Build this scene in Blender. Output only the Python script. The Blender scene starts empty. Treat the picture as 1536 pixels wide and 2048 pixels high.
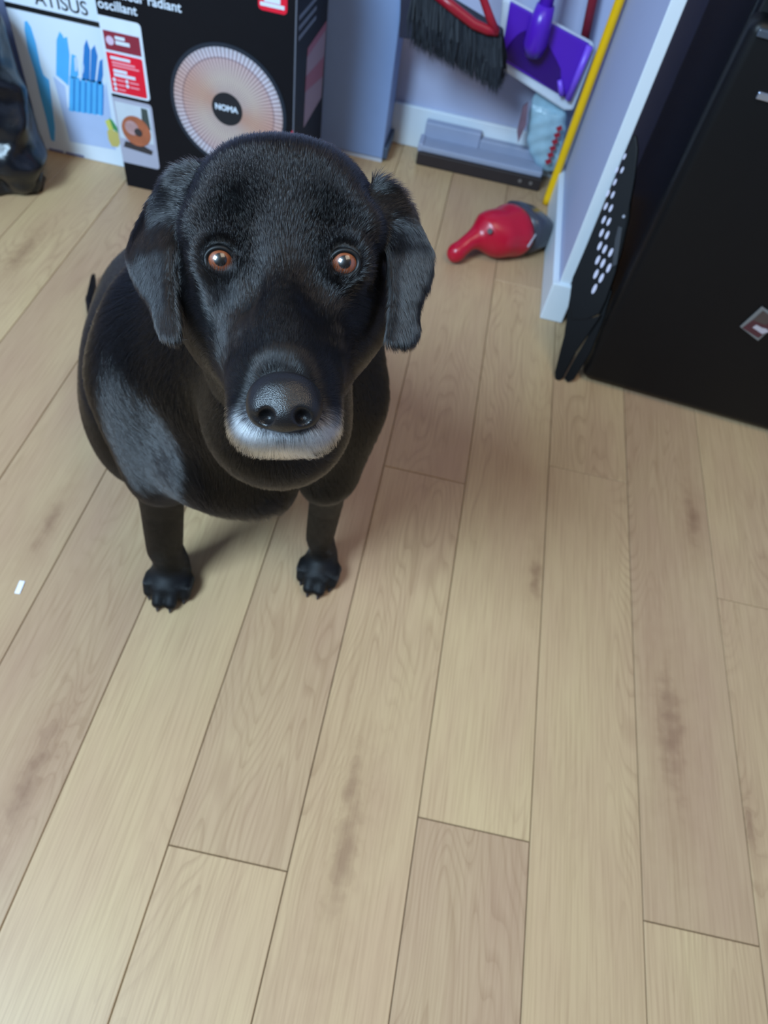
import bpy, bmesh, math, random
import numpy as np
from mathutils import Vector, Matrix

S = bpy.context.scene
COL = S.collection
random.seed(5)
RNG = np.random.default_rng(7)

# ------------------------------------------------------------------ camera
FPX = 1400.0                                   # focal length in pixels of the 1536x2048 frame
ROLL = math.atan(0.225)
PITCH = math.atan(1909.0 / FPX)
EYE = np.array([0.0, 0.0, 1.0])
FW = np.array([0, math.cos(PITCH), -math.sin(PITCH)])
_r0 = np.array([1.0, 0, 0]); _u0 = np.cross(_r0, FW)
CR = math.cos(ROLL) * _r0 + math.sin(ROLL) * _u0
CU = -math.sin(ROLL) * _r0 + math.cos(ROLL) * _u0
cam = bpy.data.cameras.new('camera')
cam.sensor_fit = 'VERTICAL'; cam.sensor_height = 24.0
cam.lens = FPX / 2048.0 * 24.0
cam.clip_start = 0.02
cam.dof.use_dof = True; cam.dof.focus_distance = 0.45; cam.dof.aperture_fstop = 6.0
camo = bpy.data.objects.new('camera', cam); COL.objects.link(camo)
M = Matrix.Identity(4)
for i in range(3):
    M[i][0] = CR[i]; M[i][1] = CU[i]; M[i][2] = -FW[i]; M[i][3] = EYE[i]
camo.matrix_world = M
S.camera = camo

# ------------------------------------------------------------------ light and exposure
W = bpy.data.worlds.new('world'); S.world = W; W.use_nodes = True
W.node_tree.nodes['Background'].inputs[0].default_value = (0.86, 0.92, 1.0, 1)
W.node_tree.nodes['Background'].inputs[1].default_value = 0.13

def area(name, loc, target, sx, sy, power, color):
    l = bpy.data.lights.new(name, 'AREA'); l.shape = 'RECTANGLE'; l.size = sx; l.size_y = sy
    l.energy = power; l.color = color
    o = bpy.data.objects.new(name, l); COL.objects.link(o); o.location = loc
    o.rotation_euler = (Vector(target) - Vector(loc)).to_track_quat('-Z', 'Y').to_euler()
    return o
area('window_light', (-1.1, -0.75, 2.2), (-0.1, 1.0, 0.3), 0.85, 0.9, 128, (0.53, 0.77, 1.0))
area('ceiling_light', (0.5, 0.3, 2.45), (0.1, 0.9, 0.0), 0.9, 0.9, 15, (1.0, 0.84, 0.66))
vs = S.view_settings
vs.view_transform = 'Standard'; vs.look = 'None'; vs.exposure = 0.0; vs.gamma = 1.0; vs.use_curve_mapping = False
S.cycles.max_bounces = 6
S.cycles.use_denoising = True

# ------------------------------------------------------------------ helpers
def ray(px, py):
    return FW + CR * (px - 768.0) / FPX - CU * (py - 1024.0) / FPX
def P(px, py, d):                              # a point seen at a pixel, d metres deep
    return EYE + ray(px, py) * d
def atY(px, py, y):
    v = ray(px, py); return EYE + v * (y / v[1])
def atX(px, py, x):
    v = ray(px, py); return EYE + v * (x / v[0])
def atZ(px, py, z):
    v = ray(px, py); return EYE + v * ((z - 1.0) / v[2])
def atPlane(px, py, p0, n):
    v = ray(px, py); return EYE + v * (np.dot(p0 - EYE, n) / np.dot(v, n))

def s2l(c):
    return tuple((x / 12.92 if x <= 0.04045 else ((x + 0.055) / 1.055) ** 2.4) for x in (v / 255.0 for v in c))

class NT:
    def __init__(s, m): s.t = m.node_tree; s.n = s.t.nodes; s.l = s.t.links
    def add(s, typ, ins=None, **kw):
        n = s.n.new(typ)
        for k, v in kw.items(): setattr(n, k, v)
        for k, v in (ins or {}).items():
            if isinstance(v, bpy.types.NodeSocket): s.l.new(v, n.inputs[k])
            else: n.inputs[k].default_value = v
        return n
    def math(s, op, a, b=0.0, c=0.0, clamp=False):
        n = s.add('ShaderNodeMath', {0: a, 1: b, 2: c}, operation=op); n.use_clamp = clamp
        return n.outputs[0]
    def mix(s, f, a, b, mode='MIX'):
        n = s.n.new('ShaderNodeMix'); n.data_type = 'RGBA'; n.blend_type = mode
        for i, v in ((0, f), (6, a), (7, b)):
            if isinstance(v, bpy.types.NodeSocket): s.l.new(v, n.inputs[i])
            else: n.inputs[i].default_value = v if i == 0 else (tuple(v) + (1,))[:4]
        return n.outputs[2]
    def ramp(s, f, stops):
        n = s.n.new('ShaderNodeValToRGB'); s.l.new(f, n.inputs[0])
        e = n.color_ramp.elements
        while len(e) < len(stops): e.new(0.5)
        for i, (p, c) in enumerate(stops):
            e[i].position = p; e[i].color = (c, c, c, 1) if not hasattr(c, '__len__') else tuple(c) + (1,)
        return n.outputs[0]

MATS = {}
def mat(name, col, rough=0.5, spec=0.5, var=0.06, scale=30.0, bump=0.0, bscale=200.0, metal=0.0, coat=0.0, trans=0.0, sheen=0.0):
    if name in MATS: return MATS[name]
    m = bpy.data.materials.new(name); m.use_nodes = True; MATS[name] = m
    t = NT(m); b = t.n['Principled BSDF']
    c = s2l(col)
    tc = t.add('ShaderNodeTexCoord').outputs['Object']
    nz = t.add('ShaderNodeTexNoise', {'Vector': tc, 'Scale': scale, 'Detail': 3.0}).outputs[0]
    f = t.math('MULTIPLY_ADD', nz, 2 * var, 1.0 - var)
    mx = t.add('ShaderNodeVectorMath', {0: c, 1: (1, 1, 1)}, operation='MULTIPLY')
    cb = t.add('ShaderNodeCombineXYZ', {0: f, 1: f, 2: f}).outputs[0]
    t.l.new(cb, mx.inputs[1]); t.l.new(mx.outputs[0], b.inputs['Base Color'])
    b.inputs['Roughness'].default_value = rough
    b.inputs['Specular IOR Level'].default_value = spec
    b.inputs['Metallic'].default_value = metal
    b.inputs['Coat Weight'].default_value = coat; b.inputs['Coat Roughness'].default_value = 0.08
    b.inputs['Transmission Weight'].default_value = trans
    b.inputs['Sheen Weight'].default_value = sheen
    if bump:
        bn = t.add('ShaderNodeTexNoise', {'Vector': tc, 'Scale': bscale, 'Detail': 4.0}).outputs[0]
        bp = t.add('ShaderNodeBump', {'Height': bn, 'Strength': bump, 'Distance': 0.002})
        t.l.new(bp.outputs[0], b.inputs['Normal'])
    return m

def link(name, me, m=None, parent=None, smooth=False, **props):
    o = bpy.data.objects.new(name, me); COL.objects.link(o)
    if m is not None and not me.materials: me.materials.append(m)
    if smooth and hasattr(me, 'polygons'):
        me.polygons.foreach_set('use_smooth', [True] * len(me.polygons))
    if parent is not None:
        o.parent = parent
        o.matrix_parent_inverse = Matrix.Translation(-Vector(parent.location)) if parent.rotation_euler[:] == (0, 0, 0) else parent.matrix_basis.inverted()
    for k, v in props.items(): o[k] = v
    return o
def thing(name, label, cat, loc, group=None):
    o = bpy.data.objects.new(name, None); COL.objects.link(o); o.location = loc
    o.empty_display_size = 0.05
    o['label'] = label; o['category'] = cat
    if group: o['group'] = group
    return o
def tag(o, label, cat, group=None):
    o['label'] = label; o['category'] = cat
    if group: o['group'] = group
    return o
def mesh(verts, faces, name='mesh'):
    me = bpy.data.meshes.new(name)
    me.from_pydata([tuple(map(float, v)) for v in verts], [], faces); me.update()
    return me
def bm_mesh(bm, name='mesh'):
    bmesh.ops.recalc_face_normals(bm, faces=bm.faces)
    me = bpy.data.meshes.new(name); bm.to_mesh(me); bm.free(); return me
def box_bm(bm, lo, hi, bev=0.0, seg=2):
    lo, hi = np.array(lo, float), np.array(hi, float)
    r = bmesh.ops.create_cube(bm, size=1.0)
    c = (lo + hi) / 2; d = hi - lo
    for v in r['verts']:
        v.co = Vector((c[0] + v.co.x * d[0], c[1] + v.co.y * d[1], c[2] + v.co.z * d[2]))
    if bev > 0:
        es = list({e for v in r['verts'] for e in v.link_edges})
        bmesh.ops.bevel(bm, geom=es, offset=bev, segments=seg, affect='EDGES', profile=0.5)
    return bm
def box(lo, hi, bev=0.0, seg=2):
    return bm_mesh(box_bm(bmesh.new(), lo, hi, bev, seg))
def prism(pts, thick, n=None, bev=0.0):
    """extrude a 3D polygon (list of points) backwards along -n by thick"""
    pts = [np.array(p, float) for p in pts]
    if n is None:
        n = np.zeros(3)
        for i in range(len(pts)):
            n += np.cross(pts[i] - pts[0], pts[(i + 1) % len(pts)] - pts[0])
    n = np.array(n, float); n /= np.linalg.norm(n)
    k = len(pts)
    bm = bmesh.new()
    a = [bm.verts.new(p) for p in pts]; b = [bm.verts.new(p - n * thick) for p in pts]
    bm.faces.new(a); bm.faces.new(b[::-1])
    for i in range(k): bm.faces.new((a[i], b[i], b[(i + 1) % k], a[(i + 1) % k]))
    if bev > 0:
        bmesh.ops.bevel(bm, geom=list(bm.edges), offset=bev, segments=2, affect='EDGES', profile=0.5)
    bmesh.ops.recalc_face_normals(bm, faces=bm.faces)
    bmesh.ops.triangulate(bm, faces=[f for f in bm.faces if len(f.verts) > 4])
    return bm_mesh(bm)
def tube(pts, radii, n=12, cap=True, bm=None, own=True):
    pts = [np.array(p, float) for p in pts]
    if not hasattr(radii, '__len__'): radii = [radii] * len(pts)
    bm = bm or bmesh.new(); rings = []
    up = None
    for i, p in enumerate(pts):
        t = pts[min(i + 1, len(pts) - 1)] - pts[max(i - 1, 0)]; t /= np.linalg.norm(t)
        if up is None: up = np.cross(t, [0, 0, 1.0] if abs(t[2]) < 0.9 else [1.0, 0, 0])
        up = up - t * np.dot(up, t); up /= np.linalg.norm(up)
        w = np.cross(t, up)
        rings.append([bm.verts.new(p + radii[i] * (math.cos(a) * up + math.sin(a) * w)) for a in np.linspace(0, 2 * math.pi, n, endpoint=False)])
    for a, b in zip(rings, rings[1:]):
        for i in range(n): bm.faces.new((a[i], a[(i + 1) % n], b[(i + 1) % n], b[i]))
    if cap:
        bm.faces.new(rings[0][::-1]); bm.faces.new(rings[-1])
    return bm_mesh(bm) if own else bm
def disc(c, n, r, thick=0.0004, seg=48, rin=0.0, stretch=None):
    """thin disc (or ring) with axis n"""
    n = np.array(n, float) / np.linalg.norm(n)
    u = np.cross(n, [0, 0, 1.0]); u /= np.linalg.norm(u); w = np.cross(u, n)
    c = np.array(c, float); bm = bmesh.new(); A = np.linspace(0, 2 * math.pi, seg, endpoint=False)
    o = [bm.verts.new(c + n * thick + r * (math.cos(a) * u + math.sin(a) * w)) for a in A]
    ob = [bm.verts.new(c + r * (math.cos(a) * u + math.sin(a) * w)) for a in A]
    for i in range(seg): bm.faces.new((o[i], ob[i], ob[(i + 1) % seg], o[(i + 1) % seg]))
    if rin > 0:
        q = [bm.verts.new(c + n * thick + rin * (math.cos(a) * u + math.sin(a) * w)) for a in A]
        for i in range(seg): bm.faces.new((o[i], o[(i + 1) % seg], q[(i + 1) % seg], q[i]))
    else:
        bm.faces.new(o)
    return bm_mesh(bm)
def round_rect(x0, x1, z0, z1, r, corners='1111', k=5):
    """closed 2D outline; corners order: bottom-left, bottom-right, top-right, top-left"""
    out = []
    for (cx, cz, a0, f, px, pz) in ((x0 + r, z0 + r, math.pi, corners[0], x0, z0), (x1 - r, z0 + r, 1.5 * math.pi, corners[1], x1, z0),
                                    (x1 - r, z1 - r, 0, corners[2], x1, z1), (x0 + r, z1 - r, 0.5 * math.pi, corners[3], x0, z1)):
        if f == '0': out.append((px, pz)); continue
        for i in range(k + 1):
            a = a0 + 0.5 * math.pi * i / k; out.append((cx + r * math.cos(a), cz + r * math.sin(a)))
    return out
def text(name, body, loc, size, m, parent, rot=(math.pi / 2, 0, 0), sx=1.0, bold=0.0, align='LEFT'):
    cu = bpy.data.curves.new(name, 'FONT'); cu.body = body; cu.size = size; cu.extrude = 0.0001; cu.offset = bold
    cu.align_x = align
    cu.materials.append(m)
    o = bpy.data.objects.new(name, cu); COL.objects.link(o)
    me = bpy.data.meshes.new_from_object(o)
    bpy.data.objects.remove(o); me.materials.clear(); me.materials.append(m)
    o = bpy.data.objects.new(name, me); COL.objects.link(o)
    o.parent = parent; o.location = Vector(loc) - Vector(parent.location); o.rotation_euler = rot; o.scale = (sx, 1, 1)
    return o

# ---- implicit surfaces: smooth unions on a grid, meshed with surface nets
class Field:
    def __init__(s, lo, hi, h):
        s.lo = np.array(lo, float); s.h = h
        s.n = np.ceil((np.array(hi, float) - s.lo) / h).astype(int) + 1
        s.g = np.full(s.n, 1.0, np.float32)
    def block(s, c0, c1):
        a = np.clip(np.floor((c0 - s.lo) / s.h).astype(int), 0, s.n); b = np.clip(np.ceil((c1 - s.lo) / s.h).astype(int) + 1, 0, s.n)
        sl = tuple(slice(a[i], b[i]) for i in range(3))
        ax = [(s.lo[i] + s.h * np.arange(a[i], b[i])).astype(np.float32) for i in range(3)]
        return sl, np.stack(np.meshgrid(*ax, indexing='ij'), -1)
    def put(s, f, c0, c1, k, sub=False):
        m = k + 3 * s.h
        sl, X = s.block(np.minimum(c0, c1) - m, np.maximum(c0, c1) + m)
        if X.size == 0: return
        d = f(X).astype(np.float32); g = s.g[sl]
        if sub:
            h = np.maximum(k - np.abs(g + d), 0) / k; s.g[sl] = np.maximum(g, -d) + h * h * k * 0.25
        else:
            h = np.maximum(k - np.abs(g - d), 0) / k; s.g[sl] = np.minimum(g, d) - h * h * k * 0.25
    def ell(s, c, r, axes=None, k=0.02, sub=False):
        c = np.array(c, float); r = np.array(r, float); A = np.eye(3) if axes is None else np.array(axes, float)
        A = A / np.linalg.norm(A, axis=1)[:, None]
        e = np.sqrt((A ** 2 * (r ** 2)[:, None]).sum(0))
        def f(X):
            p = (X - c.astype(np.float32)) @ A.T.astype(np.float32)
            k0 = np.sqrt(((p / r) ** 2).sum(-1)); k1 = np.sqrt(((p / r ** 2) ** 2).sum(-1)) + 1e-6
            return k0 * (k0 - 1) / k1
        s.put(f, c - e, c + e, k, sub)
    def cone(s, a, b, r1, r2, k=0.02, sub=False):
        a = np.array(a, float); b = np.array(b, float); ba = b - a; L2 = ba @ ba
        def f(X):
            pa = X - a.astype(np.float32); t = np.clip((pa @ ba) / L2, 0, 1)
            return np.linalg.norm(pa - t[..., None] * ba, axis=-1) - (r1 + (r2 - r1) * t)
        R = max(r1, r2); s.put(f, np.minimum(a, b) - R, np.maximum(a, b) + R, k, sub)
    def chain(s, pts, rad, k=0.02, sub=False):
        P_ = [np.array(p, float) for p in pts]; R = max(rad)
        def f(X):
            best = None
            for i in range(len(P_) - 1):
                a, b = P_[i], P_[i + 1]; ba = b - a; pa = X - a.astype(np.float32); t = np.clip((pa @ ba) / (ba @ ba), 0, 1)
                d = np.linalg.norm(pa - t[..., None] * ba, axis=-1) - (rad[i] + (rad[i + 1] - rad[i]) * t)
                best = d if best is None else np.minimum(best, d)
            return best
        s.put(f, np.min(P_, 0) - R, np.max(P_, 0) + R, k, sub)
    def nets(s):
        g = s.g; ins = g < 0
        nx, ny, nz = s.n
        c = [ins[i:nx - 1 + i, j:ny - 1 + j, k:nz - 1 + k] for i in (0, 1) for j in (0, 1) for k in (0, 1)]
        cnt = sum(a.astype(np.int8) for a in c); act = (cnt > 0) & (cnt < 8)
        idx = np.argwhere(act); ids = np.full(act.shape, -1, np.int64); ids[act] = np.arange(len(idx))
        V = np.zeros((len(idx), 3)); W = np.zeros(len(idx))
        corners = [(i, j, k) for i in (0, 1) for j in (0, 1) for k in (0, 1)]
        val = {q: g[idx[:, 0] + q[0], idx[:, 1] + q[1], idx[:, 2] + q[2]].astype(float) for q in corners}
        for q in corners:
            for ax in range(3):
                if q[ax]: continue
                q2 = list(q); q2[ax] = 1; q2 = tuple(q2)
                a, b = val[q], val[q2]; cr = (a < 0) != (b < 0)
                t = np.where(cr, a / np.where(cr, a - b, 1), 0)
                p = np.tile(np.array(q, float), (len(idx), 1)); p[:, ax] += t
                V[cr] += p[cr]; W[cr] += 1
        V = s.lo + s.h * (idx + V / W[:, None])
        F = []
        for ax in range(3):
            u, v = (ax + 1) % 3, (ax + 2) % 3
            sa = [slice(None)] * 3; sb = [slice(None)] * 3
            sa[ax] = slice(0, -1); sb[ax] = slice(1, None)
            for q in (u, v): sa[q] = slice(1, -1); sb[q] = slice(1, -1)
            A, B = ins[tuple(sa)], ins[tuple(sb)]
            for flip, e in ((False, A & ~B), (True, ~A & B)):
                E = np.argwhere(e)
                E[:, u] += 1; E[:, v] += 1
                def cell(du, dv):
                    X = E.copy(); X[:, u] -= du; X[:, v] -= dv
                    return ids[X[:, 0], X[:, 1], X[:, 2]]
                q = np.stack([cell(1, 1), cell(0, 1), cell(0, 0), cell(1, 0)], 1)
                F.append(q[:, ::-1] if flip else q)
        return V, np.concatenate(F)
def np_mesh(V, F, name='mesh'):
    me = bpy.data.meshes.new(name)
    me.vertices.add(len(V)); me.vertices.foreach_set('co', np.ascontiguousarray(V, np.float32).ravel())
    me.loops.add(F.size); me.loops.foreach_set('vertex_index', np.ascontiguousarray(F, np.int32).ravel())
    me.polygons.add(len(F)); me.polygons.foreach_set('loop_start', np.arange(0, F.size, F.shape[1], dtype=np.int32))
    me.update(calc_edges=True); me.validate()
    me.polygons.foreach_set('use_smooth', np.ones(len(F), bool))
    return me
def smooth_verts(V, F, it, lam=0.5):
    E = np.concatenate([F[:, [i, (i + 1) % 4]] for i in range(4)])
    a = np.concatenate([E[:, 0], E[:, 1]]); b = np.concatenate([E[:, 1], E[:, 0]])
    deg = np.bincount(a, minlength=len(V))[:, None]
    for _ in range(it):
        acc = np.stack([np.bincount(a, V[b, k], len(V)) for k in range(3)], 1)
        V = V + lam * (acc / deg - V)
    return V
def vnormals(V, F):
    n = np.cross(V[F[:, 2]] - V[F[:, 0]], V[F[:, 3]] - V[F[:, 1]])
    N = np.stack([sum(np.bincount(F[:, i], n[:, k], len(V)) for i in range(4)) for k in range(3)], 1)
    return N / (np.linalg.norm(N, axis=1)[:, None] + 1e-12)

# ------------------------------------------------------------------ setting: floor
def wood_material():
    m = bpy.data.materials.new('oak_plank'); m.use_nodes = True
    t = NT(m); b = t.n['Principled BSDF']
    co = t.add('ShaderNodeTexCoord').outputs['Object']
    rnd = t.add('ShaderNodeObjectInfo').outputs['Random']
    sp = t.add('ShaderNodeSeparateXYZ', {0: co}); x, y = sp.outputs[0], sp.outputs[1]
    off = t.math('MULTIPLY', rnd, 37.0)
    dark = None; bend = None; core = None
    for k in ('a', 'b'):
        A = lambda s_: t.add('ShaderNodeAttribute', attribute_type='OBJECT', attribute_name=f'knot_{k}{s_}').outputs['Fac']
        dx = t.math('DIVIDE', t.math('SUBTRACT', x, A('x')), A('r')); dy = t.math('DIVIDE', t.math('SUBTRACT', y, A('y')), t.math('MULTIPLY', A('r'), 5.0))
        wob = t.add('ShaderNodeTexNoise', {'Vector': co, 'Scale': 42.0, 'Detail': 3.0}).outputs[0]
        d = t.math('ADD', t.math('SQRT', t.math('ADD', t.math('MULTIPLY', dx, dx), t.math('MULTIPLY', dy, dy))), t.math('MULTIPLY_ADD', wob, 1.8, -0.9))
        f = t.math('SUBTRACT', 1.0, t.math('MULTIPLY', d, 0.45), clamp=True)
        c = t.math('SUBTRACT', 1.0, t.math('MULTIPLY', d, 1.1), clamp=True)
        q = t.math('DIVIDE', 0.35, t.math('ADD', t.math('MULTIPLY', d, d), 0.6))
        dark = f if dark is None else t.math('MAXIMUM', dark, f)
        core = c if core is None else t.math('MAXIMUM', core, c)
        bend = q if bend is None else t.math('ADD', bend, q)
    v1 = t.add('ShaderNodeCombineXYZ', {0: t.math('ADD', x, off), 1: t.math('MULTIPLY', y, 0.16), 2: off}).outputs[0]
    low = t.add('ShaderNodeTexNoise', {'Vector': v1, 'Scale': 9.0, 'Detail': 2.0, 'Roughness': 0.5}).outputs[0]
    ph = t.math('ADD', t.math('ADD', t.math('MULTIPLY', x, 26.0), t.math('MULTIPLY', low, 34.0)), t.math('MULTIPLY', bend, 5.0))
    fr = t.math('FRACT', ph)
    line = t.ramp(fr, [(0.0, 0.25), (0.55, 0.0), (0.86, 0.75), (0.95, 1.0), (1.0, 0.25)])
    v2 = t.add('ShaderNodeCombineXYZ', {0: t.math('MULTIPLY', x, 1.0), 1: t.math('MULTIPLY', y, 0.022), 2: off}).outputs[0]
    fib = t.add('ShaderNodeTexNoise', {'Vector': v2, 'Scale': 420.0, 'Detail': 2.0}).outputs[0]
    v3 = t.add('ShaderNodeCombineXYZ', {0: x, 1: t.math('MULTIPLY', y, 0.3), 2: off}).outputs[0]
    blot = t.add('ShaderNodeTexNoise', {'Vector': v3, 'Scale': 13.0, 'Detail': 3.0}).outputs[0]
    gate = t.ramp(t.add('ShaderNodeTexNoise', {'Vector': v3, 'Scale': 5.0, 'Detail': 1.0}).outputs[0], [(0.45, 0.08), (0.62, 1.0)])
    base = t.mix(t.ramp(blot, [(0.3, 0.0), (0.7, 1.0)]), s2l((190, 161, 120)), s2l((174, 138, 108)))
    tone = t.ramp(rnd, [(0.0, s2l((162, 131, 106))), (0.5, s2l((184, 154, 117))), (1.0, s2l((196, 168, 126)))])
    base = t.mix(0.5, base, tone)
    base = t.mix(t.math('MULTIPLY', t.math('MULTIPLY', line, gate), 0.34), base, s2l((128, 94, 66)))
    base = t.mix(t.math('MULTIPLY', t.ramp(fib, [(0.42, 0.0), (0.75, 1.0)]), 0.32), base, s2l((132, 98, 68)))
    base = t.mix(t.math('MULTIPLY', dark, 0.35), base, s2l((140, 104, 76)))
    base = t.mix(t.math('MULTIPLY', core, 0.4), base, s2l((104, 68, 52)))
    t.l.new(base, b.inputs['Base Color'])
    b.inputs['Roughness'].default_value = 0.42; b.inputs['Specular IOR Level'].default_value = 0.35
    bp = t.add('ShaderNodeBump', {'Height': fib, 'Strength': 0.08, 'Distance': 0.001})
    t.l.new(bp.outputs[0], b.inputs['Normal'])
    return m
WOOD = wood_material()
floor_o = link('floor', box((-2.2, -0.75, -0.03), (1.6, 2.03, -0.006)), mat('dark_joint', (70, 56, 44), 0.9))
floor_o['kind'] = 'structure'
PW, PL = 0.1557, 1.237
BUTT = {-2: 0.90, -1: 0.55, 0: 0.21, 1: 1.02, 2: 0.76, 3: 0.1455, 4: 0.838, 5: 0.245, 6: 0.93, 7: 0.181, 8: 0.711}   # rows counted from the left
X0 = 0.292 - 6 * PW                            # left edge of row 0
KN = {(1340, 1450): 0.026, (1383, 1035): 0.016, (1072, 1155): 0.012, (702, 1570): 0.012, (690, 1700): 0.02, (60, 1560): 0.02, (100, 1045): 0.013, (1500, 1650): 0.009, (45, 505): 0.014}
knots = [(atZ(px, py, 0.0), r) for (px, py), r in KN.items()]
PM = {}
for row in range(-8, 15):
    x0 = X0 + row * PW; x1 = x0 + PW
    bt = BUTT.get(row, (row * 0.47) % PL)
    s = bt - math.ceil((bt + 0.75) / PL) * PL
    while s < 2.03:
        a, e = max(s, -0.75), min(s + PL, 2.03)
        s += PL
        if e - a < 0.02: continue
        key = round(e - a, 4)
        if key not in PM:
            h = (e - a) / 2 - 0.0005; w = PW / 2 - 0.0005; c = 0.0011
            PM[key] = mesh([(-w, -h, -0.008), (w, -h, -0.008), (w, h, -0.008), (-w, h, -0.008),
                            (-w, -h, -c), (w, -h, -c), (w, h, -c), (-w, h, -c),
                            (-w + c, -h + c, 0), (w - c, -h + c, 0), (w - c, h - c, 0), (-w + c, h - c, 0)],
                           [(0, 1, 5, 4), (1, 2, 6, 5), (2, 3, 7, 6), (3, 0, 4, 7), (4, 5, 9, 8), (5, 6, 10, 9), (6, 7, 11, 10), (7, 4, 8, 11), (8, 9, 10, 11)])
            PM[key].materials.append(WOOD)
        o = bpy.data.objects.new('plank', PM[key]); COL.objects.link(o); o.parent = floor_o
        cx, cy = (x0 + x1) / 2, (a + e) / 2
        o.location = (cx, cy, 0)
        mine = [(p, r) for p, r in knots if x0 < p[0] < x1 and a < p[1] < e][:2]
        for k, i in (('a', 0), ('b', 1)):
            if i < len(mine):
                (p, r) = mine[i]; o['knot_%sx' % k] = float(p[0] - cx); o['knot_%sy' % k] = float(p[1] - cy); o['knot_%sr' % k] = float(r)
            else:
                o['knot_%sx' % k] = 9.0; o['knot_%sy' % k] = 9.0; o['knot_%sr' % k] = 0.02

# ------------------------------------------------------------------ setting: walls
WALL = mat('lavender_wall_paint', (172, 178, 205), 0.6, 0.3, 0.02, 6, 0.05, 300)
WHITE = mat('white_trim_paint', (214, 222, 230), 0.4, 0.4, 0.02)
w = link('wall_back', box((-2.2, 2.03, 0), (1.6, 2.13, 2.4)), WALL); w['kind'] = 'structure'
w = link('wall_right', box((0.268, 1.386, 0), (0.290, 2.03, 1.6)), WALL); w['kind'] = 'structure'
w = link('trim_1', box((0.267, 1.380, 0.09), (0.2915, 1.386, 1.6), 0.0015), WHITE); w['kind'] = 'structure'
def baseboard(name, lo, hi, axis):
    bm = bmesh.new(); box_bm(bm, lo, hi, 0.003)
    o = link(name, bm_mesh(bm), WHITE); o['kind'] = 'structure'; return o
w = link('wall_left', box((-2.3, -0.75, 0), (-2.2, 2.13, 2.4)), WALL); w['kind'] = 'structure'
w = link('wall_east', box((1.6, -0.75, 0), (1.7, 2.13, 2.4)), WALL); w['kind'] = 'structure'
baseboard('baseboard_back', (-2.2, 2.016, 0), (0.268, 2.03, 0.108), 0)
bm = bmesh.new(); box_bm(bm, (0.2525, 1.382, 0), (0.268, 2.016, 0.095), 0.003); box_bm(bm, (0.2525, 1.372, 0), (0.305, 1.386, 0.097), 0.003)
o = link('baseboard_right', bm_mesh(bm), WHITE); o['kind'] = 'structure'

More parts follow.
